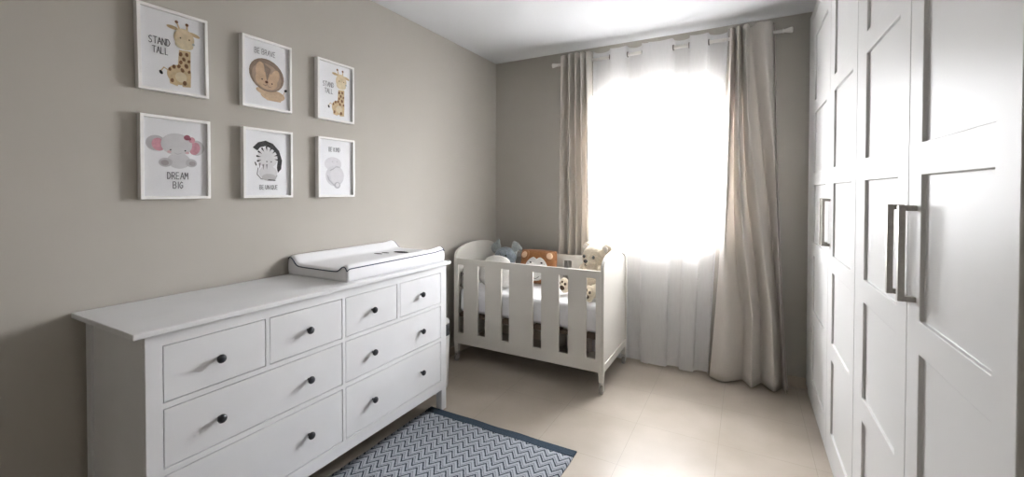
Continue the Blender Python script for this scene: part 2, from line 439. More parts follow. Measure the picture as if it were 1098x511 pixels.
# face frame with openings for the drawers
us = [DY0+0.046, 0.684, 1.034, 1.050, 1.409, 1.425, 1.779, 1.803, 2.166, DY1-0.046]
us = [DY0, 0.684, 1.034, 1.050, 1.409, 1.427, 1.779, 1.801, 2.166, DY1]
vs = [0.135, 0.196, 0.452, 0.474, 0.678, 0.698, 0.892, ZT-0.020]
dep = []
for j in range(7):
    row = [0]*9
    if j in (1, 3):
        for i in (1, 2, 3, 5, 6, 7): row[i] = None
    if j == 5:
        for i in (1, 3, 5, 7): row[i] = None
    dep.append(row)
bm = bmesh.new()
grid_panel(bm, us, vs, dep, 0.020, lambda u, v, d: P(DXF-d, u, v))
link('face_frame', bm, MT['dresser'], dres, bevel=0.0012)
for (x0, x1) in ((DXF-0.045, DXF-0.0205), (DX0, DX0+0.045)):
    for (a, b) in ((DY0, DY0+0.046), (DY1-0.046, DY1)):
        bm = bmesh.new()
        if x0 > -2.0:
            bx(bm, DXF-0.045-dx, DXF-dx, a-dy, b-dy, 0, 0.1345); bx(bm, x0-dx, x1-dx, a-dy, b-dy, 0.1345, ZT-0.0205)
        else:
            bx(bm, x0-dx, x1-dx, a-dy, b-dy, 0, ZT-0.0205)
        link('leg', bm, MT['dresser'], dres, bevel=0.0015)
for a in (DY0+0.008, DY1-0.024):
    boxobj('side_panel', (DX0+0.0452-dx, DXF-0.0455-dx, a-dy, a+0.016-dy, 0.10, ZT-0.0205), MT['dresser'], dres)
boxobj('back_panel', (DX0+0.004-dx, DX0+0.010-dx, DY0+0.0465-dy, DY1-0.0465-dy, 0.10, ZT-0.0205), MT['dresser'], dres)
boxobj('bottom_panel', (DX0+0.012-dx, DXF-0.0455-dx, DY0+0.026-dy, DY1-0.026-dy, 0.140, 0.150), MT['gap'], dres)
def knob(px_, y, z, parent):
    bm = bmesh.new()
    lathe(bm, [(0.006, 0.0), (0.006, 0.008), (0.010, 0.012), (0.0155, 0.018), (0.0165, 0.023), (0.014, 0.028), (0.008, 0.031), (0.002, 0.032)], 'x', P(DXF-0.0015, y, z), 18)
    k = link('knob', bm, MT['knob'], parent); k['label'] = 'round black knob'
g = 0.003
def drawer(a, b, z0, z1, ks):
    bm = bmesh.new()
    bx(bm, DXF-0.020-dx, DXF-0.001-dx, a+g-dy, b-g-dy, z0+g, z1-g)
    bx(bm, DXF-0.42-dx, DXF-0.0195-dx, a+0.010-dy, b-0.010-dy, z0+0.012, z1-0.03)
    d = link('drawer', bm, MT['dresser'], dres, bevel=0.0012)
    for y, z in ks: knob(0, y, z, d)
kz = (0.323, 0.572, 0.794)
drawer(0.684, 1.034, 0.698, 0.892, [(0.857, kz[2])]); drawer(1.050, 1.409, 0.698, 0.892, [(1.224, kz[2])])
drawer(1.427, 1.779, 0.698, 0.892, [(1.597, kz[2])]); drawer(1.801, 2.166, 0.698, 0.892, [(1.977, kz[2])])
for z0, z1, z in ((0.474, 0.678, kz[1]), (0.196, 0.452, kz[0])):
    drawer(0.684, 1.409, z0, z1, [(0.857, z), (1.226, z)])
    drawer(1.427, 2.166, z0, z1, [(1.599, z), (1.979, z)])

# ---------------------------------------------------------------- changing pad on the dresser
def changing_pad():
    x0, x1, y0, y1 = -2.197, -1.735, 1.462, 2.236
    cx, cy = (x0+x1)/2, (y0+y1)/2
    root = empty('changing_pad', (cx, cy, ZT)); tag(root, 'white padded baby changing pad with dark piping on top of the dresser', 'changing pad')
    nx, ny = 40, 48
    def top(s, t):
        # s across (0 wall side, 1 front), t along (0 near end, 1 head end)
        side = 0.104*math.exp(-((s-0.02)/0.16)**2) + 0.084*math.exp(-((s-0.95)/0.125)**2)
        base = 0.056
        z = base + max(0, side-base)*1.0 if side > base else base
        z = base + 0.5*((side-base) + math.sqrt((side-base)**2+0.0004))
        return z
    bm = bmesh.new(); rows = []
    for j in range(ny+1):
        t = j/ny; row = []
        for i in range(nx+1):
            s = i/nx
            z = top(s, t)
            if t > 0.86: z += 0.010*((t-0.86)/0.14)**1.5
            # rounded shoulders
            e = min(s, 1-s)*(x1-x0); f_ = min(t, 1-t)*(y1-y0)
            z -= 0.010*max(0, 1-e/0.02)**2 + 0.010*max(0, 1-f_/0.02)**2
            row.append(bm.verts.new((x0+s*(x1-x0)-cx, y0+t*(y1-y0)-cy, z)))
        rows.append(row)
    for j in range(ny):
        for i in range(nx):
            bm.faces.new((rows[j][i], rows[j][i+1], rows[j+1][i+1], rows[j+1][i]))
    loop = [rows[0][i] for i in range(nx+1)] + [rows[j][nx] for j in range(1, ny+1)] + [rows[ny][i] for i in range(nx-1, -1, -1)] + [rows[j][0] for j in range(ny-1, 0, -1)]
    edge = [v.co.copy() for v in loop]
    n = len(loop); prev = loop
    for q in range(1, 5):
        fr = q/4; cur = []
        for v in loop:
            bulge = 0.004*math.sin(PI*fr)
            d = Vector((v.co.x, v.co.y, 0)).normalized()
            cur.append(bm.verts.new((v.co.x+d.x*bulge, v.co.y+d.y*bulge, v.co.z*(1-fr)+0.0005)))
        for k in range(n): bm.faces.new((prev[k], cur[k], cur[(k+1) % n], prev[(k+1) % n]))
        prev = cur
    bm.faces.new(prev)
    link('cushion', bm, MT['pad'], root, smooth=True)
    bm = bmesh.new(); tube(bm, [e+Vector((e.x*0.006, e.y*0.004, -0.0005)) for e in edge], 0.0030, 8, closed=True)
    p = link('piping', bm, MT['piping'], root); p['label'] = 'dark navy piping'
    def surf(x, y):
        s = (x-x0)/(x1-x0); t = (y-y0)/(y1-y0)
        z = top(s, t)
        if t > 0.86: z += 0.010*((t-0.86)/0.14)**1.5
        return z
    for nm, x, y, a, b in (('printed_eye', -2.040, 1.960, 0.034, 0.015), ('printed_eye', -2.030, 2.012, 0.030, 0.014), ('printed_nose', -1.965, 2.085, 0.058, 0.030)):
        bm = bmesh.new(); N = 20
        c = bm.verts.new((x-cx, y-cy, surf(x, y)+0.0022))
        r = [bm.verts.new((x+a*math.cos(2*PI*k/N)-cx, y+b*math.sin(2*PI*k/N)-cy, surf(x+a*math.cos(2*PI*k/N), y+b*math.sin(2*PI*k/N))+0.0022)) for k in range(N)]
        for k in range(N): bm.faces.new((c, r[k], r[(k+1) % N]))
        pf = link(nm, bm, MT['print_dark'], root); pf['label'] = 'dark printed mark'
changing_pad()

# ---------------------------------------------------------------- bin between dresser and crib
def nappy_bin():
    cx, cy = -1.985, 2.395; hx, hy = 0.120, 0.105
    root = empty('nappy_bin', (cx, cy, 0)); tag(root, 'slim white bin with a dark grey band in the gap between dresser and crib', 'bin')
    def rr(hx, hy, r, n=6):
        pts = []
        for (sx, sy, a0) in ((1, 1, 0), (-1, 1, 90), (-1, -1, 180), (1, -1, 270)):
            for k in range(n+1):
                a = math.radians(a0+90*k/n); pts.append((sx*(hx-r)+r*math.cos(a), sy*(hy-r)+r*math.sin(a)))
        return pts
    def loft(bm, secs):
        prev = None
        for z, s in secs:
            cur = [bm.verts.new((x*s, y*s, z)) for x, y in rr(hx, hy, 0.045)]
            if prev:
                for k in range(len(cur)): bm.faces.new((prev[k], prev[(k+1) % len(cur)], cur[(k+1) % len(cur)], cur[k])).smooth = True
            else: bm.faces.new(cur)
            prev = cur
        bm.faces.new(prev)
    bm = bmesh.new(); loft(bm, [(0.0, 0.88), (0.012, 0.92), (0.2, 0.97), (0.378, 1.0)]); link('body', bm, MT['binwhite'], root)
    bm = bmesh.new(); loft(bm, [(0.3785, 0.985), (0.462, 0.99)]); b = link('band', bm, MT['binband'], root); b['label'] = 'dark grey band'
    bm = bmesh.new(); loft(bm, [(0.4625, 1.0), (0.475, 1.0), (0.490, 0.95), (0.496, 0.80)]); link('lid', bm, MT['binwhite'], root)
nappy_bin()

# ---------------------------------------------------------------- crib
KX0, KX1, KY0, KY1 = -2.150, -0.855, 2.880, 3.530
crib = empty('crib', ((KX0+KX1)/2, (KY0+KY1)/2, 0))
tag(crib, 'white slatted baby crib on castors with arched ends in front of the window', 'crib')
kx, ky = crib.location.x, crib.location.y
def crib_side(yf, sgn):
    us = [KX0+0.045, -2.089, -2.034, -1.895, -1.825, -1.676, -1.606, -1.402, -1.332, -1.190, -1.120, -0.983, -0.914, KX1-0.024]
    vs = [0.150, 0.242, 0.806, 0.858]
    row = [None if i % 2 == 1 else 0 for i in range(13)]
    bm = bmesh.new()
    grid_panel(bm, us, vs, [[0]*13, row, [0]*13], 0.020, lambda u, v, d: (u-kx, yf+sgn*d-ky, v))
    return link('side_rail', bm, MT['crib'], crib, bevel=0.003)
crib_side(KY0, 1); crib_side(KY1, -1)
def crib_end(xf, sgn, zb=0.150):
    N = 28; ya, yb = KY0, KY1; m = (ya+yb)/2; hw = (yb-ya)/2
    def arch(inset):
        pts = []
        for k in range(N+1):
            a = PI*k/N; c = math.cos(a)
            y = m - (hw-inset)*c
            z = 0.862 - inset*0.8 + 0.108*(max(0, math.sin(a))**0.75)
            pts.append((y, z))
        return pts
    out = [(yb, zb), (ya, zb)] + arch(0.0)
    inn = [(yb-0.035, zb+0.055), (ya+0.035, zb+0.055)] + arch(0.035)
    pl = lambda u, v, d: (xf+sgn*d-kx, u-ky, v)
    bm = bmesh.new()
    ringprism(bm, out, inn, pl, 0.0, 0.024)
    prism(bm, inn, pl, 0.006, 0.018)
    return link('end_panel', bm, MT['crib'], crib, bevel=0.003)
crib_end(KX1, -1); crib_end(KX0+0.020, 1)
for x0, x1 in ((KX0+0.020, KX0+0.060), (KX1-0.041, KX1-0.001)):
    for y0, y1 in ((KY0+0.001, KY0+0.041), (KY1-0.041, KY1-0.001)):
        bm = bmesh.new()
        c = Vector(((x0+x1)/2-kx, (y0+y1)/2-ky, 0)); h = 0.020
        prev = None
        for z, s in ((0.080, 0.80), (0.14, 0.92), (0.16, 1.0)):
            cur = [bm.verts.new((c.x+a*h*s, c.y+b*h*s, z)) for a, b in ((1, 1), (-1, 1), (-1, -1), (1, -1))]
            if prev:
                for k in range(4): bm.faces.new((prev[k], prev[(k+1) % 4], cur[(k+1) % 4], cur[k]))
            else: bm.faces.new(cur)
            prev = cur
        bm.faces.new(prev)
        lg = link('leg', bm, MT['crib'], crib, bevel=0.002)
        bm = bmesh.new()
        lathe(bm, [(0.011, -0.0115), (0.025, -0.0105), (0.0285, -0.005), (0.0285, 0.005), (0.025, 0.0105), (0.011, 0.0115)], 'x', (c.x+0.004, c.y-0.010, 0.0288), 20)
        cs = link('castor_wheel', bm, MT['castor_grey'], lg); cs['label'] = 'grey castor wheel'
        bm = bmesh.new()
        for q in (-0.0155, 0.0125): bx(bm, c.x+0.004+q, c.x+0.004+q+0.003, c.y-0.020, c.y+0.010, 0.022, 0.072)
        bx(bm, c.x-0.0115, c.x+0.0195, c.y-0.020, c.y+0.010, 0.068, 0.0805)
        link('castor_fork', bm, MT['castor_metal'], lg, bevel=0.001)
bm = bmesh.new()
for k in range(9):
    a = KX0+0.075+k*0.136; bx(bm, a-kx, a+0.075-kx, KY0+0.024-ky, KY1-0.024-ky, 0.395, 0.410)
for y in (KY0+0.0225, KY1-0.0625): bx(bm, KX0+0.050-kx, KX1-0.028-kx, y-ky, y+0.04-ky, 0.370, 0.395)
b = link('slatted_base', bm, MT['slat'], crib, bevel=0.001); b['label'] = 'dark slatted mattress base'
# mattress
bm = bmesh.new(); bx(bm, KX0+0.055, KX1-0.034, KY0+0.028, KY1-0.028, 0.4105, 0.600)
m_ = link('mattress', bm, MT['mattress'], bevel=0.03, seg=5, smooth=True)
tag(m_, 'white crib mattress lying inside the slatted crib under the soft toys', 'mattress')
bm = bmesh.new()

# ---------------------------------------------------------------- soft toys in the crib
MZ = 0.600
def face_disc(bm, c, n, a, b, up=Vector((0, 0, 1)), th=0.006, N=18, mi=0):
    """A small padded oval patch: centre c, facing n, half sizes a (sideways), b (up)."""
    n = Vector(n).normalized(); s = up.cross(n).normalized(); u = n.cross(s)
    c = Vector(c); rings = []
    for (r, d) in ((1.0, -th), (1.0, 0.0), (0.82, th*0.6), (0.45, th*0.95)):
        rings.append([bm.verts.new(c + s*a*r*math.cos(2*PI*k/N) + u*b*r*math.sin(2*PI*k/N) + n*d) for k in range(N)])
    for A, B in zip(rings, rings[1:]):
        for k in range(N):
            f = bm.faces.new((A[k], A[(k+1) % N], B[(k+1) % N], B[k])); f.material_index = mi; f.smooth = True
    bm.faces.new(rings[0]).material_index = mi; bm.faces.new(rings[-1]).material_index = mi

def teddy():
    root = empty('teddy_bear', (-1.04, 3.27, MZ+0.004)); tag(root, 'cream plush teddy bear sitting at the right end of the crib', 'teddy bear')
    root.rotation_euler = (0, 0, math.radians(-20)); root.scale = (1.08, 1.08, 1.08)
    # local frame: faces -Y, sits on z = 0
    FT = ((-0.135, -0.185, 0.066), (0.118, -0.222, 0.056))
    body = [((0, 0.03, 0.095), (0.095, 0.085, 0.095)), ((0, 0.03, 0.16), (0.075, 0.07, 0.07)),
            ((0, 0.01, 0.262), (0.108, 0.092, 0.098)),
            ((0, -0.072, 0.234), (0.052, 0.044, 0.040)),
            ((-0.088, 0.02, 0.330), (0.042, 0.027, 0.042)), ((0.088, 0.02, 0.330), (0.042, 0.027, 0.042)),
            ((-0.092, -0.02, 0.150), (0.034, 0.040, 0.075), (0.5, 0.25, 0)), ((0.092, -0.02, 0.150), (0.034, 0.040, 0.075), (0.5, -0.25, 0)),
            ((-0.092, -0.095, 0.052), (0.045, 0.100, 0.045), (0, 0, -0.30)), ((0.088, -0.115, 0.052), (0.045, 0.115, 0.045), (0, 0, 0.2))]
    body += [(f_, (0.042, 0.030, 0.058)) for f_ in FT]
    plush('body', body, MT['bear'], root, voxel=0.007, fuzz=0.0022)
    for sx in (-1, 1):
        bm = bmesh.new(); ell(bm, (sx*0.043, -0.080, 0.278), (0.0115, 0.009, 0.0135), (0, 0, 0), 14)
        e = link('eye', bm, MT['browneye'], root); e['label'] = 'glossy dark eye'
    bm = bmesh.new(); ell(bm, (0, -0.114, 0.250), (0.018, 0.012, 0.013), (0, 0, 0), 16)
    e = link('nose', bm, MT['browneye'], root); e['label'] = 'dark brown nose'
    bm = bmesh.new(); tube(bm, [(-0.012, -0.110, 0.216), (-0.004, -0.116, 0.222), (0, -0.118, 0.232), (0.004, -0.116, 0.222), (0.012, -0.110, 0.216)], 0.0018, 6)
    e = link('mouth', bm, MT['browneye'], root); e['label'] = 'dark stitched mouth'
    for sx in (-1, 1):
        bm = bmesh.new(); face_disc(bm, (sx*0.088, -0.007, 0.332), (0, -1, 0.05), 0.024, 0.024, th=0.004)
        link('inner_ear', bm, MT['bearpale'], root)
    for x, y, z in FT:
        bm = bmesh.new()
        face_disc(bm, (x, y-0.029, z-0.014), (0, -1, 0.05), 0.021, 0.018, th=0.005)
        for q, (du, dv) in enumerate(((-0.024, 0.030), (0.0, 0.042), (0.024, 0.030))): face_disc(bm, (x+du, y-0.024, z-0.014+dv), (0, -1, 0.1), 0.0085, 0.010, th=0.006)
        e = link('paw_pad', bm, MT['pawbrown'], root); e['label'] = 'brown paw pads on the sole'
teddy()

def animal_cushion():
    # square plush cushion leaning on the back rail, face on the front
    cx, cy = -1.600, 3.375
    root = empty('animal_face_cushion', (cx, cy, MZ+0.004)); root.rotation_euler = (math.radians(-12), 0, math.radians(4))
    tag(root, 'square orange-brown plush cushion with white animal face in the crib middle', 'cushion')
    W, Hh, T = 0.172, 0.300, 0.052
    n = 24; bm = bmesh.new()
    def pt(u, v, s):
        pu, pv = abs(u)**5, abs(v)**5
        q = max(0.0, 1-pu)*max(0.0, 1-pv)
        return (u*W*(1-0.05*v*v), s*T*(q**0.45)+0.0, Hh/2*(1+v*(1-0.05*u*u)))
    grid = {}
    for s in (-1, 1):
        for j in range(n+1):
            for i in range(n+1):
                u, v = -1+2*i/n, -1+2*j/n
                k = (i, j, s if (0 < i < n and 0 < j < n) else 0)
                if k not in grid: grid[k] = bm.verts.new(pt(u, v, s))
                grid[(i, j, s)] = grid[k]
    for s in (-1, 1):
        for j in range(n):
            for i in range(n):
                bm.faces.new([grid[(i, j, s)], grid[(i+1, j, s)], grid[(i+1, j+1, s)], grid[(i, j+1, s)]])
    link('cushion', bm, MT['orange'], root, smooth=True)
    def onface(u, v, lift=0.003):
        p = pt(u, v, -1); return Vector((p[0], p[1]-lift, p[2]))
    def patch(name, poly, m, lift, label=None):
        bm = bmesh.new()
        cen = Vector((sum(p[0] for p in poly)/len(poly), sum(p[1] for p in poly)/len(poly)))
        rings = []
        for r, l in ((1.0, -0.004), (1.0, lift*0.5), (0.9, lift), (0.6, lift), (0.3, lift)):
            rings.append([bm.verts.new(onface(cen.x+(p[0]-cen.x)*r, cen.y+(p[1]-cen.y)*r, l)) for p in poly])
        N = len(poly)
        for A, B in zip(rings, rings[1:]):
            for k in range(N): bm.faces.new((A[k], A[(k+1) % N], B[(k+1) % N], B[k]))
        bm.faces.new(rings[-1])
        o = link(name, bm, m, root, smooth=True)
        if label: o['label'] = label
    def oval(cu, cv, a, b, N=22): return [(cu+a*math.cos(2*PI*k/N), cv+b*math.sin(2*PI*k/N)) for k in range(N)]
    for sx in (-1, 1): patch('ear', [(sx*u, v) for u, v in oval(0.70, 0.66, 0.27, 0.30)], MT['orange'], 0.012)
    for sx in (-1, 1): patch('inner_ear', [(sx*u, v) for u, v in oval(0.70, 0.64, 0.17, 0.20)], MT['peach'], 0.018, 'pale peach inner ear')
    face = []
    for k in range(40):
        a = 2*PI*k/40; u, v = 0.60*math.cos(a), -0.14+0.70*math.sin(a)
        v -= 0.16*math.exp(-(u/0.10)**2) if math.sin(a) > 0 else 0
        face.append((u, v))
    patch('face', face, MT['whiteplush'], 0.010, 'white face patch with a pointed forehead')
    for sx in (-1, 1): patch('eye', oval(sx*0.30, 0.20, 0.060, 0.050, 14), MT['print_dark'], 0.015, 'dark eye')
    patch('nose', oval(0.05, -0.26, 0.15, 0.085, 14), MT['print_dark'], 0.016, 'dark nose')
    bm = bmesh.new()
    tube(bm, [onface(u, -0.58-0.13*math.sin(PI*(u+0.22)/0.44), 0.014) for u in [-0.22+0.44*k/14 for k in range(15)]], 0.0028, 6)
    o = link('mouth', bm, MT['print_dark'], root); o['label'] = 'dark stitched mouth'
animal_cushion()

def blue_plush():
    root = empty('plush_elephant', (-1.905, 3.35, MZ+0.003)); tag(root, 'blue-grey plush animal with two big raised ears behind the white pillow', 'soft toy')
    body = [((0, 0.02, 0.10), (0.10, 0.085, 0.10)), ((0.01, -0.01, 0.225), (0.105, 0.085, 0.085)),
            ((0.02, -0.075, 0.190), (0.045, 0.05, 0.036)), ((-0.085, -0.05, 0.06), (0.05, 0.08, 0.05)), ((0.085, -0.05, 0.06), (0.05, 0.08, 0.05)),
            ((-0.09, -0.02, 0.14), (0.035, 0.04, 0.07), (0, 0.4, 0)), ((0.085, -0.03, 0.14), (0.030, 0.04, 0.07), (0, -0.3, 0))]
    plush('body', body, MT['blueplush'], root, voxel=0.008, fuzz=0.003)
    for nm, e in (('ear', [((-0.095, 0.0, 0.295), (0.048, 0.020, 0.055), (0, 0.4, 0.2)), ((-0.075, 0.0, 0.345), (0.018, 0.014, 0.036), (0, 0.3, 0.2)), ((-0.07, 0.0, 0.26), (0.035, 0.02, 0.04))]),
                  ('ear', [((0.108, 0.0, 0.315), (0.050, 0.020, 0.042), (0, -0.6, -0.2)), ((0.145, 0.0, 0.310), (0.030, 0.014, 0.020), (0, 0.7, 0)), ((0.095, 0.0, 0.345), (0.022, 0.014, 0.022)), ((0.085, 0.0, 0.26), (0.035, 0.02, 0.045))])):
        o = plush(nm, e, MT['palegreen'], root, voxel=0.006, fuzz=0.002); o['label'] = 'pale grey-green ear'
    for x in (-0.005, 0.055):
        bm = bmesh.new(); ell(bm, (x, -0.088, 0.243), (0.009, 0.007, 0.010), n=12)
        o = link('eye', bm, MT['browneye'], root); o['label'] = 'small dark eye'
blue_plush()

def white_pillow():
    root = empty('plush_pillow', (-1.835, 3.085, MZ+0.003)); root.rotation_euler = (0, 0, 0)
    tag(root, 'white plush pillow with a small stitched face at the left end of the crib', 'cushion')
    e = [((0, 0, 0.130), (0.170, 0.062, 0.128)), ((-0.06, 0.0, 0.095), (0.125, 0.068, 0.093)), ((0.07, 0.0, 0.100), (0.125, 0.064, 0.097)), ((0.0, 0.01, 0.215), (0.125, 0.042, 0.055))]
    plush('pillow', e, MT['whiteplush'], root, voxel=0.008, fuzz=0.002)
    for x, z in ((-0.010, 0.150), (0.080, 0.150)):
        bm = bmesh.new(); ell(bm, (x, -0.0655, z), (0.010, 0.006, 0.008), n=12)
        o = link('eye', bm, MT['print_dark'], root); o['label'] = 'small dark eye'
    bm = bmesh.new()
    tube(bm, [(0.037+0.045*math.cos(PI+PI*k/12), -0.0705, 0.115+0.022*math.sin(PI+PI*k/12)) for k in range(13)], 0.0022, 6)
    o = link('mouth', bm, MT['pawbrown'], root); o['label'] = 'brown stitched smile'
white_pillow()

def small_grey_toy():
    root = empty('plush_toy', (-2.070, 2.962, MZ+0.002)); tag(root, 'small beige-grey plush toy seen through the leftmost gap of the crib rail', 'soft toy')
    root.rotation_euler = (0, 0, -0.3); root.scale = (0.70, 0.70, 0.88)
    plush('body', [((0, 0, 0.05), (0.048, 0.045, 0.052)), ((0, -0.006, 0.128), (0.047, 0.043, 0.046)), ((-0.035, 0, 0.165), (0.018, 0.012, 0.020)), ((0.035, 0, 0.165), (0.018, 0.012, 0.020)),
                   ((-0.03, -0.03, 0.02), (0.02, 0.03, 0.02)), ((0.03, -0.03, 0.02), (0.02, 0.03, 0.02)), ((0, -0.042, 0.115), (0.02, 0.016, 0.016))], MT['greyplush'], root, voxel=0.005, fuzz=0.0012)
    for nm, c_, r_ in (('eye', (-0.018, -0.043, 0.137), (0.011, 0.008, 0.013)), ('eye', (0.018, -0.043, 0.137), (0.011, 0.008, 0.013)), ('nose', (0, -0.058, 0.121), (0.009, 0.006, 0.006))):
        bm = bmesh.new(); ell(bm, c_, r_, n=12)
        o = link(nm, bm, MT['print_dark'], root); o['label'] = 'dark '+nm
small_grey_toy()

# ---------------------------------------------------------------- curtains
RODY, RODZ = 3.580, 2.546
def rod():
    root = empty('curtain_rod', (-0.62, RODY, RODZ)); tag(root, 'white curtain rod across the window wall near the ceiling', 'curtain rod')
    bm = bmesh.new(); tube(bm, [(-1.485+0.62, 0, 0), (0.215+0.62, 0, 0)], 0.0125, 16); link('pole', bm, MT['rod'], root)
    for x, s in ((-1.485, -1), (0.215, 1)):
        bm = bmesh.new(); lathe(bm, [(0.0150, 0), (0.0150, s*0.008), (0.0125, s*0.012), (0.0205, s*0.052), (0.0205, s*0.058), (0.014, s*0.062)], 'x', (x+0.62, 0, 0), 18)
        link('finial', bm, MT['rod'], root)
    for x in (-1.345, 0.065):
        bm = bmesh.new(); tube(bm, [(x+0.62, YB-RODY, -0.03), (x+0.62, 0.03, -0.030), (x+0.62, 0.0, -0.024), (x+0.62, 0.0, -0.012)], 0.006, 8)
        lathe(bm, [(0.022, YB-RODY-0.0005), (0.022, YB-RODY-0.008), (0.012, YB-RODY-0.010)], 'y', (x+0.62, 0, -0.03), 16)
        link('bracket', bm, MT['rod'], root)
rod()

def curtain(name, label, cat, group, m, top, bot, phase_pts, amp, zt, zb, eyes, thick=0.0, seed=1, seg_z=46, seg_s=200, xmap=None, ymap=None, ring_m=None, wob=0.25, sagz=None, bot_pts=None, sharp=1.0, xk=0.16):
    """A hanging panel. top/bot: (x0, x1) at rod and hem. phase_pts: list of (s, phase in half-turns); folds are sin(pi*phase)."""
    rnd = random.Random(seed)
    xc = (top[0]+top[1])/2
    root = empty(name, (xc, RODY, 0)); tag(root, label, cat, group)
    hs = [(rnd.uniform(1.2, 3.4), rnd.uniform(0, 6.28), rnd.uniform(0.4, 1.0)) for _ in range(4)]
    def ph1(pp, s):
        for (a, pa), (b, pb) in zip(pp, pp[1:]):
            if s <= b:
                q = (s-a)/(b-a); return pa+(pb-pa)*q
        return pp[-1][1]
    bp = bot_pts or phase_pts
    def ph(s, t):
        q = min(1, 1.25*t)**1.3
        return ph1(phase_pts, s)*(1-q) + ph1(bp, s)*q
    bm = bmesh.new(); rows = []
    for j in range(seg_z+1):
        t = j/seg_z                      # 0 at the top, 1 at the hem
        row = []
        for i in range(seg_s+1):
            s = i/seg_s
            k = xmap(t) if xmap else t
            x0 = top[0]+(bot[0]-top[0])*k; x1 = top[1]+(bot[1]-top[1])*k
            p = ph(s, t)
            f = math.sin(PI*p); f = math.copysign(abs(f)**sharp, f)
            a = amp[0]+(amp[1]-amp[0])*min(1, t*1.6)
            f2 = f*(1-wob*t) + wob*t*sum(h[2]*math.sin(h[0]*PI*p*0.55+h[1]+0.8*t) for h in hs)/2.2
            y = -a*f2
            x = x0+(x1-x0)*s + xk*(x1-x0)/max(1, phase_pts[-1][1])*math.sin(2*PI*p)
            if ymap: y += ymap(s, t)
            z = zt+(zb-zt)*t
            if t < 0.02: z += 0.006*math.cos(2*PI*p)
            if sagz: z += sagz(s, t)
            row.append(bm.verts.new((x-xc, y, z)))
        rows.append(row)
    for j in range(seg_z):
        for i in range(seg_s):
            bm.faces.new((rows[j][i], rows[j][i+1], rows[j+1][i+1], rows[j+1][i]))
    o = link('fabric', bm, m, root, smooth=True)
    if thick > 0:
        sd = o.modifiers.new('thickness', 'SOLIDIFY'); sd.thickness = thick; sd.offset = 0
    for e in eyes:
        bm = bmesh.new()
        tube(bm, [(0, 0.020*math.cos(2*PI*k/18), 0.020*math.sin(2*PI*k/18)) for k in range(18)], 0.0046, 8, closed=True)
        r = link('eyelet', bm, ring_m or MT['eyelet'], root); r.location = (e-xc, 0, RODZ); r['label'] = 'metal eyelet ring'
    return root

def lin(n): return [(0, 0), (1, n)]
# cream drapes
curtain('curtain', 'narrow cream linen drape bunched at the left of the window', 'curtain', 'cream drapes', MT['drape'],
        (-1.452, -1.176), (-1.500, -1.165), [(0, 0), (0.30, 2), (0.52, 4), (0.70, 6), (0.85, 8), (1, 9)], (0.042, 0.045), 2.602, 0.020, [-1.432, -1.182], thick=0.0025, seed=3, seg_s=220, xk=0.05,
        ymap=lambda s, t: -0.060*max(0, math.sin(PI*s))**0.3*max(0, 1-1.8*t))
curtain('curtain', 'wide cream linen drape flaring to the floor at the right of the window', 'curtain', 'cream drapes', MT['drape'],
        (-0.115, 0.172), (-0.232, 0.268), [(0, 0), (0.12, 1.5), (0.28, 3.5), (0.45, 5.5), (0.92, 7), (1, 8)], (0.043, 0.062), 2.606, 0.020, [-0.108, 0.152], thick=0.0025, seed=11, seg_s=260,
        xmap=lambda t: 0.35*t+0.65*t**2.2, bot_pts=[(0, 0.0), (0.20, 0.6), (0.43, 1.5), (0.55, 2.5), (0.68, 3.5), (0.83, 4.5), (0.95, 5.5), (1, 8)], ymap=lambda s, t: -0.060*max(0, math.sin(PI*s))**0.3*(1-t) - 0.055*t, wob=0.12, xk=0.05)
# white voile
curtain('sheer_curtain', 'white sheer voile curtain covering the left half of the window', 'curtain', 'white sheer curtains', MT['sheer'],
        (-1.168, -0.694), (-1.168, -0.694), [(0, 1.02), (0.31, 2), (0.62, 3), (0.87, 4), (1, 4.6)], (0.036, 0.032), 2.610, 0.016, [-1.019, -0.871, -0.752], seed=5, sharp=0.6, xk=-0.14)
curtain('sheer_curtain', 'white sheer voile curtain covering the right half of the window', 'curtain', 'white sheer curtains', MT['sheer'],
        (-0.690, -0.119), (-0.690, -0.240), [(0, 0.1), (0.31, 1), (0.52, 2), (0.755, 3), (0.99, 4), (1, 4.1)], (0.036, 0.032), 2.610, 0.016, [-0.513, -0.397, -0.259], seed=8, sharp=0.6, xk=-0.14)

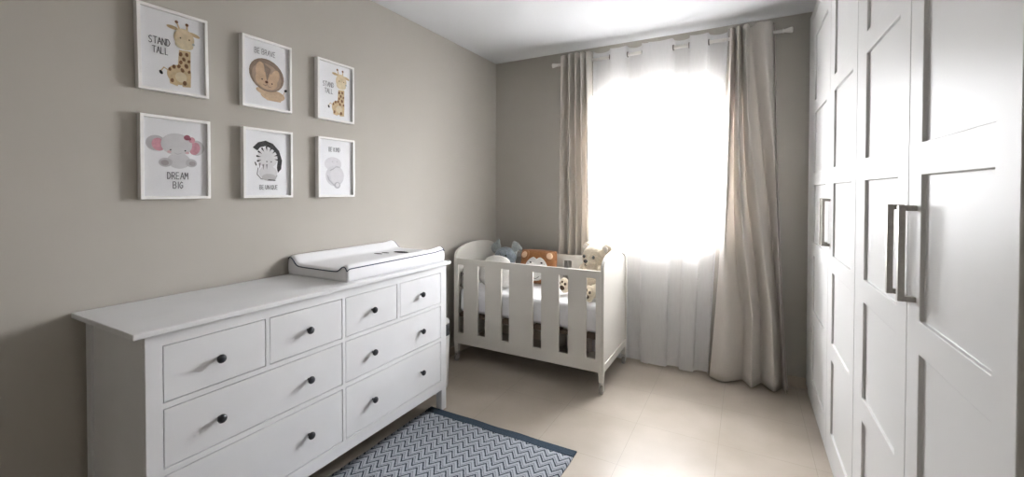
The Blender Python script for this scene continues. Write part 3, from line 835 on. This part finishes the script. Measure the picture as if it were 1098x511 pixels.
# ---------------------------------------------------------------- rug
def rug():
    x0, x1, y0, y1 = -1.790, -0.792, 0.70, 2.175
    cx, cy = (x0+x1)/2, (y0+y1)/2
    root = empty('rug', (cx, cy, 0)); tag(root, 'blue-grey zigzag woven rug with a slate border on the floor by the dresser', 'rug')
    def slab(name, ya, yb, m, h, label=None):
        bm = bmesh.new(); n = 24; nx = 20
        g = [[bm.verts.new((x0+(x1-x0)*i/nx-cx + (0.002*math.sin(j*1.7) if i in (0, nx) else 0), ya+(yb-ya)*j/n-cy + 0.0025*math.sin(i*0.9+ya), h+0.0008*math.sin(i*1.3+j*0.7))) for i in range(nx+1)] for j in range(n+1)]
        for j in range(n):
            for i in range(nx): bm.faces.new((g[j][i], g[j][i+1], g[j+1][i+1], g[j+1][i])).smooth = True
        loop = g[0][:] + [g[j][nx] for j in range(1, n+1)] + g[n][nx-1::-1] + [g[j][0] for j in range(n-1, 0, -1)]
        lo = [bm.verts.new((v.co.x, v.co.y, 0.0005)) for v in loop]
        for k in range(len(loop)): bm.faces.new((loop[k], loop[(k+1) % len(loop)], lo[(k+1) % len(lo)], lo[k]))
        bm.faces.new(lo)
        o = link(name, bm, m, root)
        if label: o['label'] = label
    slab('woven_field', y0+0.055, y1-0.055, MT['rug'], 0.007)
    slab('border', y1-0.0555, y1, MT['rugband'], 0.009, 'slate blue end band')
    slab('border', y0, y0+0.0555, MT['rugband'], 0.009, 'slate blue end band')
rug()

# ---------------------------------------------------------------- framed prints on the left wall
GL = {  # stroke letters in a 0..1 box
 'A': [[(0, 0), (.5, 1), (1, 0)], [(.2, .4), (.8, .4)]], 'B': [[(0, 0), (0, 1), (.6, 1), (.8, .8), (.6, .55), (0, .52)], [(.6, .53), (.9, .28), (.6, 0), (0, 0)]],
 'D': [[(0, 0), (0, 1), (.5, .95), (.9, .5), (.5, .05), (0, 0)]], 'E': [[(.8, 1), (0, 1), (0, 0), (.8, 0)], [(0, .5), (.65, .5)]],
 'G': [[(.9, .85), (.5, 1), (.05, .6), (.1, .2), (.5, 0), (.9, .2), (.9, .45), (.55, .45)]], 'I': [[(.5, 0), (.5, 1)]],
 'K': [[(0, 0), (0, 1)], [(.8, 1), (0, .45), (.85, 0)]], 'L': [[(0, 1), (0, 0), (.75, 0)]], 'M': [[(0, 0), (.1, 1), (.5, .4), (.9, 1), (1, 0)]],
 'N': [[(0, 0), (0, 1), (.85, 0), (.85, 1)]], 'Q': [[(.5, 1), (.05, .6), (.2, .08), (.6, 0), (.95, .5), (.75, .95), (.5, 1)], [(.6, .25), (1, -.1)]],
 'R': [[(0, 0), (0, 1), (.6, 1), (.8, .75), (.6, .5), (0, .48)], [(.4, .48), (.85, 0)]], 'S': [[(.85, .88), (.5, 1), (.1, .8), (.3, .55), (.75, .42), (.85, .15), (.5, 0), (.05, .12)]],
 'T': [[(0, 1), (1, 1)], [(.5, 1), (.5, 0)]], 'U': [[(0, 1), (.05, .25), (.45, 0), (.85, .25), (.9, 1)]], 'V': [[(0, 1), (.45, 0), (.9, 1)]]}
FW, FH = 0.262, 0.355
XP = 0.0190           # paper plane in front of the wall (local x)
ART = {}
def amat(name, col, var=0.12):
    if name not in ART: ART[name] = mat(name, col, 0.8, 0.15, noise=var, nscale=38)
    return ART[name]
class Art:
    """Flat printed shapes, each on its own very thin layer of ink, joined into one mesh."""
    def __init__(s): s.bm = bmesh.new(); s.ms = []; s.lay = 0
    def mi(s, m):
        if m not in s.ms: s.ms.append(m)
        return s.ms.index(m)
    def x(s): s.lay += 1; return XP + 0.0004 + 0.00009*s.lay
    def poly(s, pts, m):
        x = s.x(); vs = [s.bm.verts.new((x, (u-.5)*FW, (v-.5)*FH)) for u, v in pts]
        f = s.bm.faces.new(vs); f.material_index = s.mi(m)
    def oval(s, u, v, a, b, m, rot=0, N=26):
        # a, b in fractions of the width
        pts = []
        for k in range(N):
            t = 2*PI*k/N; p, q = a*math.cos(t), b*math.sin(t)
            pts.append((u + p*math.cos(rot)-q*math.sin(rot), v + (p*math.sin(rot)+q*math.cos(rot))*FW/FH))
        s.poly(pts, m)
    def stroke(s, pts, wd, m):
        x = s.x(); mi = s.mi(m)
        P_ = [Vector(((u-.5)*FW, (v-.5)*FH)) for u, v in pts]
        for a, b in zip(P_, P_[1:]):
            d = (b-a); L_ = d.length
            if L_ < 1e-6: continue
            d /= L_; n = Vector((-d.y, d.x))*wd/2; e = d*wd*0.35
            vs = [s.bm.verts.new((x, q.x, q.y)) for q in (a-e-n, b+e-n, b+e+n, a-e+n)]
            s.bm.faces.new(vs).material_index = mi
    def text(s, txt, u, v, h, m, adv=1.22, asp=0.46, wd=0.0030):
        wch = h*FH/FW*asp; tot = 0
        for ch in txt: tot += (wch*(0.5 if ch in ' I' else 1))*adv
        x = u - tot/2
        for ch in txt:
            cw = wch*(0.5 if ch in ' I' else 1)
            for st in GL.get(ch, []):
                s.stroke([(x+p*cw, v-h/2+q*h) for p, q in st], wd, m)
            x += cw*adv
    def done(s, name, parent, label):
        me_bm = s.bm; me = bpy.data.meshes.new(name); me_bm.to_mesh(me); me_bm.free()
        for m in s.ms: me.materials.append(m)
        o = bpy.data.objects.new(name, me); C.objects.link(o); o.parent = parent; o['label'] = label
def ink(): return amat('charcoal_ink', (0.045, 0.045, 0.055), 0.3)
def giraffe(f, first):
    a = Art(); tan = amat('watercolour_tan', (0.66, 0.51, 0.32), .18); cream = amat('watercolour_cream', (0.74, 0.64, 0.46), .15); br = amat('watercolour_brown', (0.27, 0.15, 0.085), .3)
    a.stroke([(.50, .24), (.36, .30), (.31, .24)], .004, tan); a.oval(.32, .235, .022, .035, ink(), .5)
    a.poly([(.58, .55), (.75, .56), (.74, .22), (.55, .30)], tan)
    a.oval(.575, .24, .175, .165, tan); a.poly([(.42, .24), (.44, .12), (.55, .10), (.56, .18), (.60, .18), (.62, .10), (.74, .11), (.75, .30)], tan)
    a.oval(.60, .215, .085, .085, cream)
    for u, v, r in ((.60, .50, .028), (.69, .51, .026), (.645, .445, .026), (.72, .43, .022), (.60, .40, .026), (.68, .365, .03), (.57, .345, .026), (.50, .33, .026), (.44, .29, .022), (.62, .305, .028), (.47, .16, .026), (.65, .15, .03), (.72, .30, .022)):
        a.oval(u, v, r, r*1.35, br, random.Random(u*100).uniform(-.5, .5), 9)
    for u0, v0, u1, v1 in ((.59, .80, .55, .885), (.70, .80, .70, .88)):
        a.stroke([(u0, v0), (u1, v1)], .007, tan); a.oval(u1, v1, .025, .025, br)
    a.oval(.49, .805, .085, .030, tan, -.1); a.oval(.81, .775, .085, .030, tan, -.25)
    a.oval(.655, .70, .150, .165, amat('watercolour_pale_tan', (0.71, 0.59, 0.41), .15)); a.oval(.655, .625, .135, .085, cream)
    a.oval(.60, .70, .010, .012, ink()); a.oval(.73, .70, .010, .012, ink()); a.oval(.79, .655, .02, .02, amat('faint_teal', (.42, .48, .46), .1))
    a.text('STAND', .31, .600, .080, ink(), wd=.0024); a.text('TALL', .32, .490, .076, ink(), wd=.0024)
    a.done('giraffe_print', f, 'watercolour giraffe with the words STAND TALL')
def lion(f):
    a = Art(); mane = amat('watercolour_mane', (0.30, 0.235, 0.185), .18); face = amat('watercolour_fawn', (0.60, 0.43, 0.295), .15); bodyc = amat('watercolour_sand', (0.63, 0.47, 0.33), .2)
    a.stroke([(.74, .24), (.84, .26), (.88, .33)], .004, bodyc); a.oval(.89, .33, .035, .026, ink(), .5)
    a.oval(.62, .22, .25, .11, bodyc); a.oval(.42, .26, .14, .06, bodyc, -.2); a.poly([(.42, .20), (.50, .14), (.78, .14), (.84, .26), (.60, .32)], bodyc)
    a.oval(.50, .50, .355, .315, mane, -.35)
    a.oval(.50, .475, .30, .255, amat('watercolour_mane_light', (0.42, 0.32, 0.25), .15), -.35)
    a.oval(.49, .42, .225, .165, face, -.25); a.oval(.36, .56, .085, .16, face, -.1); a.oval(.66, .49, .085, .16, face, -.35)
    a.poly([(.43, .67), (.58, .60), (.50, .40)], mane); a.oval(.49, .40, .032, .026, amat('watercolour_nose', (.12, .06, .04), .1))
    a.oval(.40, .43, .016, .014, ink()); a.oval(.60, .39, .016, .014, ink())
    a.stroke([(.42, .36), (.47, .345), (.50, .37), (.53, .335), (.58, .335)], .003, mane)
    a.text('BE BRAVE', .47, .825, .075, amat('grey_ink', (.12, .12, .13), .2), wd=.0021)
    a.done('lion_print', f, 'watercolour lion cub with small lettering above')
def elephant(f):
    a = Art(); g = amat('watercolour_grey', (0.58, 0.57, 0.59), .1); lg = amat('watercolour_pale_grey', (0.66, 0.655, 0.67), .06); pk = amat('watercolour_pink', (0.68, 0.36, 0.42), .25); dk = amat('watercolour_rose', (0.36, 0.13, 0.17), .2)
    a.oval(.22, .67, .135, .125, g, .2); a.oval(.80, .645, .120, .130, g, -.2)
    a.oval(.255, .655, .090, .105, pk, .3); a.oval(.775, .635, .080, .110, pk, -.3)
    a.oval(.54, .47, .17, .13, lg); a.oval(.35, .445, .095, .075, g, .1); a.oval(.72, .45, .085, .07, g, -.1)
    a.oval(.34, .44, .055, .045, amat('watercolour_dusty', (.45, .41, .43), .1)); a.oval(.735, .445, .05, .04, amat('watercolour_dusty', (.45, .41, .43), .1))
    a.oval(.51, .67, .225, .185, lg); a.oval(.52, .585, .12, .07, amat('watercolour_white_grey', (.68, .68, .69), .05))
    a.oval(.66, .765, .05, .045, dk, .4); a.oval(.73, .74, .05, .05, pk, -.5); a.oval(.70, .75, .022, .022, dk)
    a.oval(.42, .60, .012, .012, ink()); a.oval(.63, .60, .012, .012, ink()); a.oval(.40, .575, .03, .02, amat('blush', (.70, .50, .52), .1)); a.oval(.66, .575, .03, .02, amat('blush', (.70, .50, .52), .1))
    a.stroke([(.47, .565), (.52, .55), (.57, .565)], .003, g)
    a.text('DREAM', .525, .285, .080, ink(), wd=.0024); a.text('BIG', .525, .170, .080, ink(), wd=.0024)
    a.done('elephant_print', f, 'watercolour baby elephant with the words DREAM BIG')
def zebra(f):
    a = Art(); dk = amat('watercolour_black', (0.075, 0.072, 0.075), .3); wh = amat('watercolour_white', (0.70, 0.69, 0.70), .06); gy = amat('watercolour_mid_grey', (0.33, 0.32, 0.33), .2)
    a.stroke([(.30, .43), (.28, .34), (.36, .275), (.62, .265), (.68, .33)], .005, gy)
    outer = [(.20, .72), (.30, .80), (.45, .835), (.60, .80), (.73, .70), (.79, .56), (.77, .43), (.70, .37)]
    inner = [(.68, .45), (.70, .56), (.65, .66), (.56, .73), (.45, .755), (.34, .73), (.29, .68), (.24, .70)]
    a.poly(outer+inner, dk)
    a.oval(.49, .585, .205, .20, wh); a.oval(.50, .365, .185, .145, wh); a.oval(.52, .30, .15, .07, amat('watercolour_muzzle', (.55, .53, .54), .1))
    for k in range(9):
        t = math.radians(200-k*26); cu, cv = .49, .585
        a.poly([(cu+.225*math.cos(t-.09), cv+.225*math.sin(t-.09)*.74), (cu+.225*math.cos(t+.09), cv+.225*math.sin(t+.09)*.74), (cu+.13*math.cos(t), cv+.13*math.sin(t)*.74)], dk)
    for u, v in ((.33, .47), (.40, .455), (.47, .46)): a.poly([(u-.02, v+.03), (u+.02, v+.035), (u, v-.05)], gy)
    a.oval(.47, .53, .014, .012, ink()); a.oval(.56, .53, .014, .012, ink()); a.stroke([(.24, .51), (.26, .47)], .006, dk)
    a.stroke([(.50, .262), (.64, .258)], .005, dk)
    a.text('BE UNIQUE', .51, .155, .062, amat('grey_ink', (.12, .12, .13), .2), wd=.0021)
    a.done('zebra_print', f, 'black and white zebra with small lettering below')
def hippo(f):
    a = Art(); lg = amat('faint_grey', (0.67, 0.665, 0.69), .06); g = amat('soft_grey', (0.52, 0.52, 0.55), .15); v_ = amat('near_white', (.71, .70, .725), .05)
    a.oval(.42, .56, .23, .16, v_); a.oval(.47, .36, .25, .24, lg, .1); a.oval(.53, .37, .19, .185, v_)
    a.stroke([(.34, .45), (.42, .475), (.50, .515), (.60, .51)], .005, g)
    a.stroke([(.27, .36), (.31, .29), (.40, .23), (.46, .19)], .008, g); a.oval(.53, .20, .085, .075, g); a.oval(.54, .205, .05, .05, v_)
    a.oval(.40, .60, .012, .01, g); a.oval(.52, .60, .012, .01, g)
    a.text('BE KIND', .46, .805, .07, amat('pale_grey_ink', (.28, .28, .30), .2), wd=.0024)
    a.done('pale_animal_print', f, 'faint grey sitting animal with small lettering above')
def picture(y, z, art, label, tilt=0.0):
    root = empty('picture_frame', (XL, y, z)); root.rotation_euler = (tilt, 0, 0)
    tag(root, label, 'picture', 'framed animal prints on the left wall')
    bm = bmesh.new(); b = 0.0125; hw, hh = FW/2, FH/2
    grid_panel(bm, [-hw, -hw+b, hw-b, hw], [-hh, -hh+b, hh-b, hh], [[0]*3, [0, None, 0], [0]*3], 0.030, lambda u, v, d: (0.0325-d, u, v))
    link('frame', bm, MT['frame'], root, bevel=0.0012)
    pp = boxobj('print', (0.004, XP, -hw+b+0.0002, hw-b-0.0002, -hh+b+0.0002, hh-b-0.0002), MT['paper'], root)
    art(pp)
    boxobj('glass', (0.0225, 0.0243, -hw+b+0.0002, hw-b-0.0002, -hh+b+0.0002, hh-b-0.0002), MT['glass'], root)
yc = (0.929, 1.342, 1.764); zc = (2.011, 1.553)
picture(yc[0], zc[0], lambda p: giraffe(p, True), 'white frame with giraffe at the upper left, above the elephant picture', 0.012)
picture(yc[1], zc[0], lion, 'white framed print of a brown-maned lion cub, top row middle')
picture(yc[2], zc[0], lambda p: giraffe(p, False), 'white frame with giraffe at the upper right, nearest the window')
picture(yc[0]+0.006, zc[1], elephant, 'white framed print of a grey elephant with pink ears reading DREAM BIG')
picture(yc[1]+0.003, zc[1], zebra, 'white framed print of a black and white zebra, bottom row middle')
picture(yc[2]+0.002, zc[1], hippo, 'white frame with a very pale grey animal, lower right')

# ---------------------------------------------------------------- unseen fill lamp, added to brighten the room (above and behind the picture's view)
def fill_lamp():
    x, y = -0.75, 0.55
    root = empty('fill_lamp', (x, y, H)); tag(root, 'unseen round white fill lamp added over the near part of the room', 'lamp')
    bm = bmesh.new(); lathe(bm, [(0.14, -0.0005), (0.14, -0.02), (0.12, -0.03)], 'z', (0, 0, 0), 28); link('base', bm, MT['rod'], root)
    bm = bmesh.new(); lathe(bm, [(0.118, -0.031), (0.125, -0.05), (0.11, -0.085), (0.07, -0.105), (0.02, -0.112)], 'z', (0, 0, 0), 28)
    m = bpy.data.materials.new('fill_opal_glass'); m.use_nodes = True
    b = m.node_tree.nodes['Principled BSDF']; b.inputs['Emission Color'].default_value = (1.0, 0.93, 0.84, 1); b.inputs['Emission Strength'].default_value = FILL_POWER/4.0
    link('fill_shade', bm, m, root)
fill_lamp()
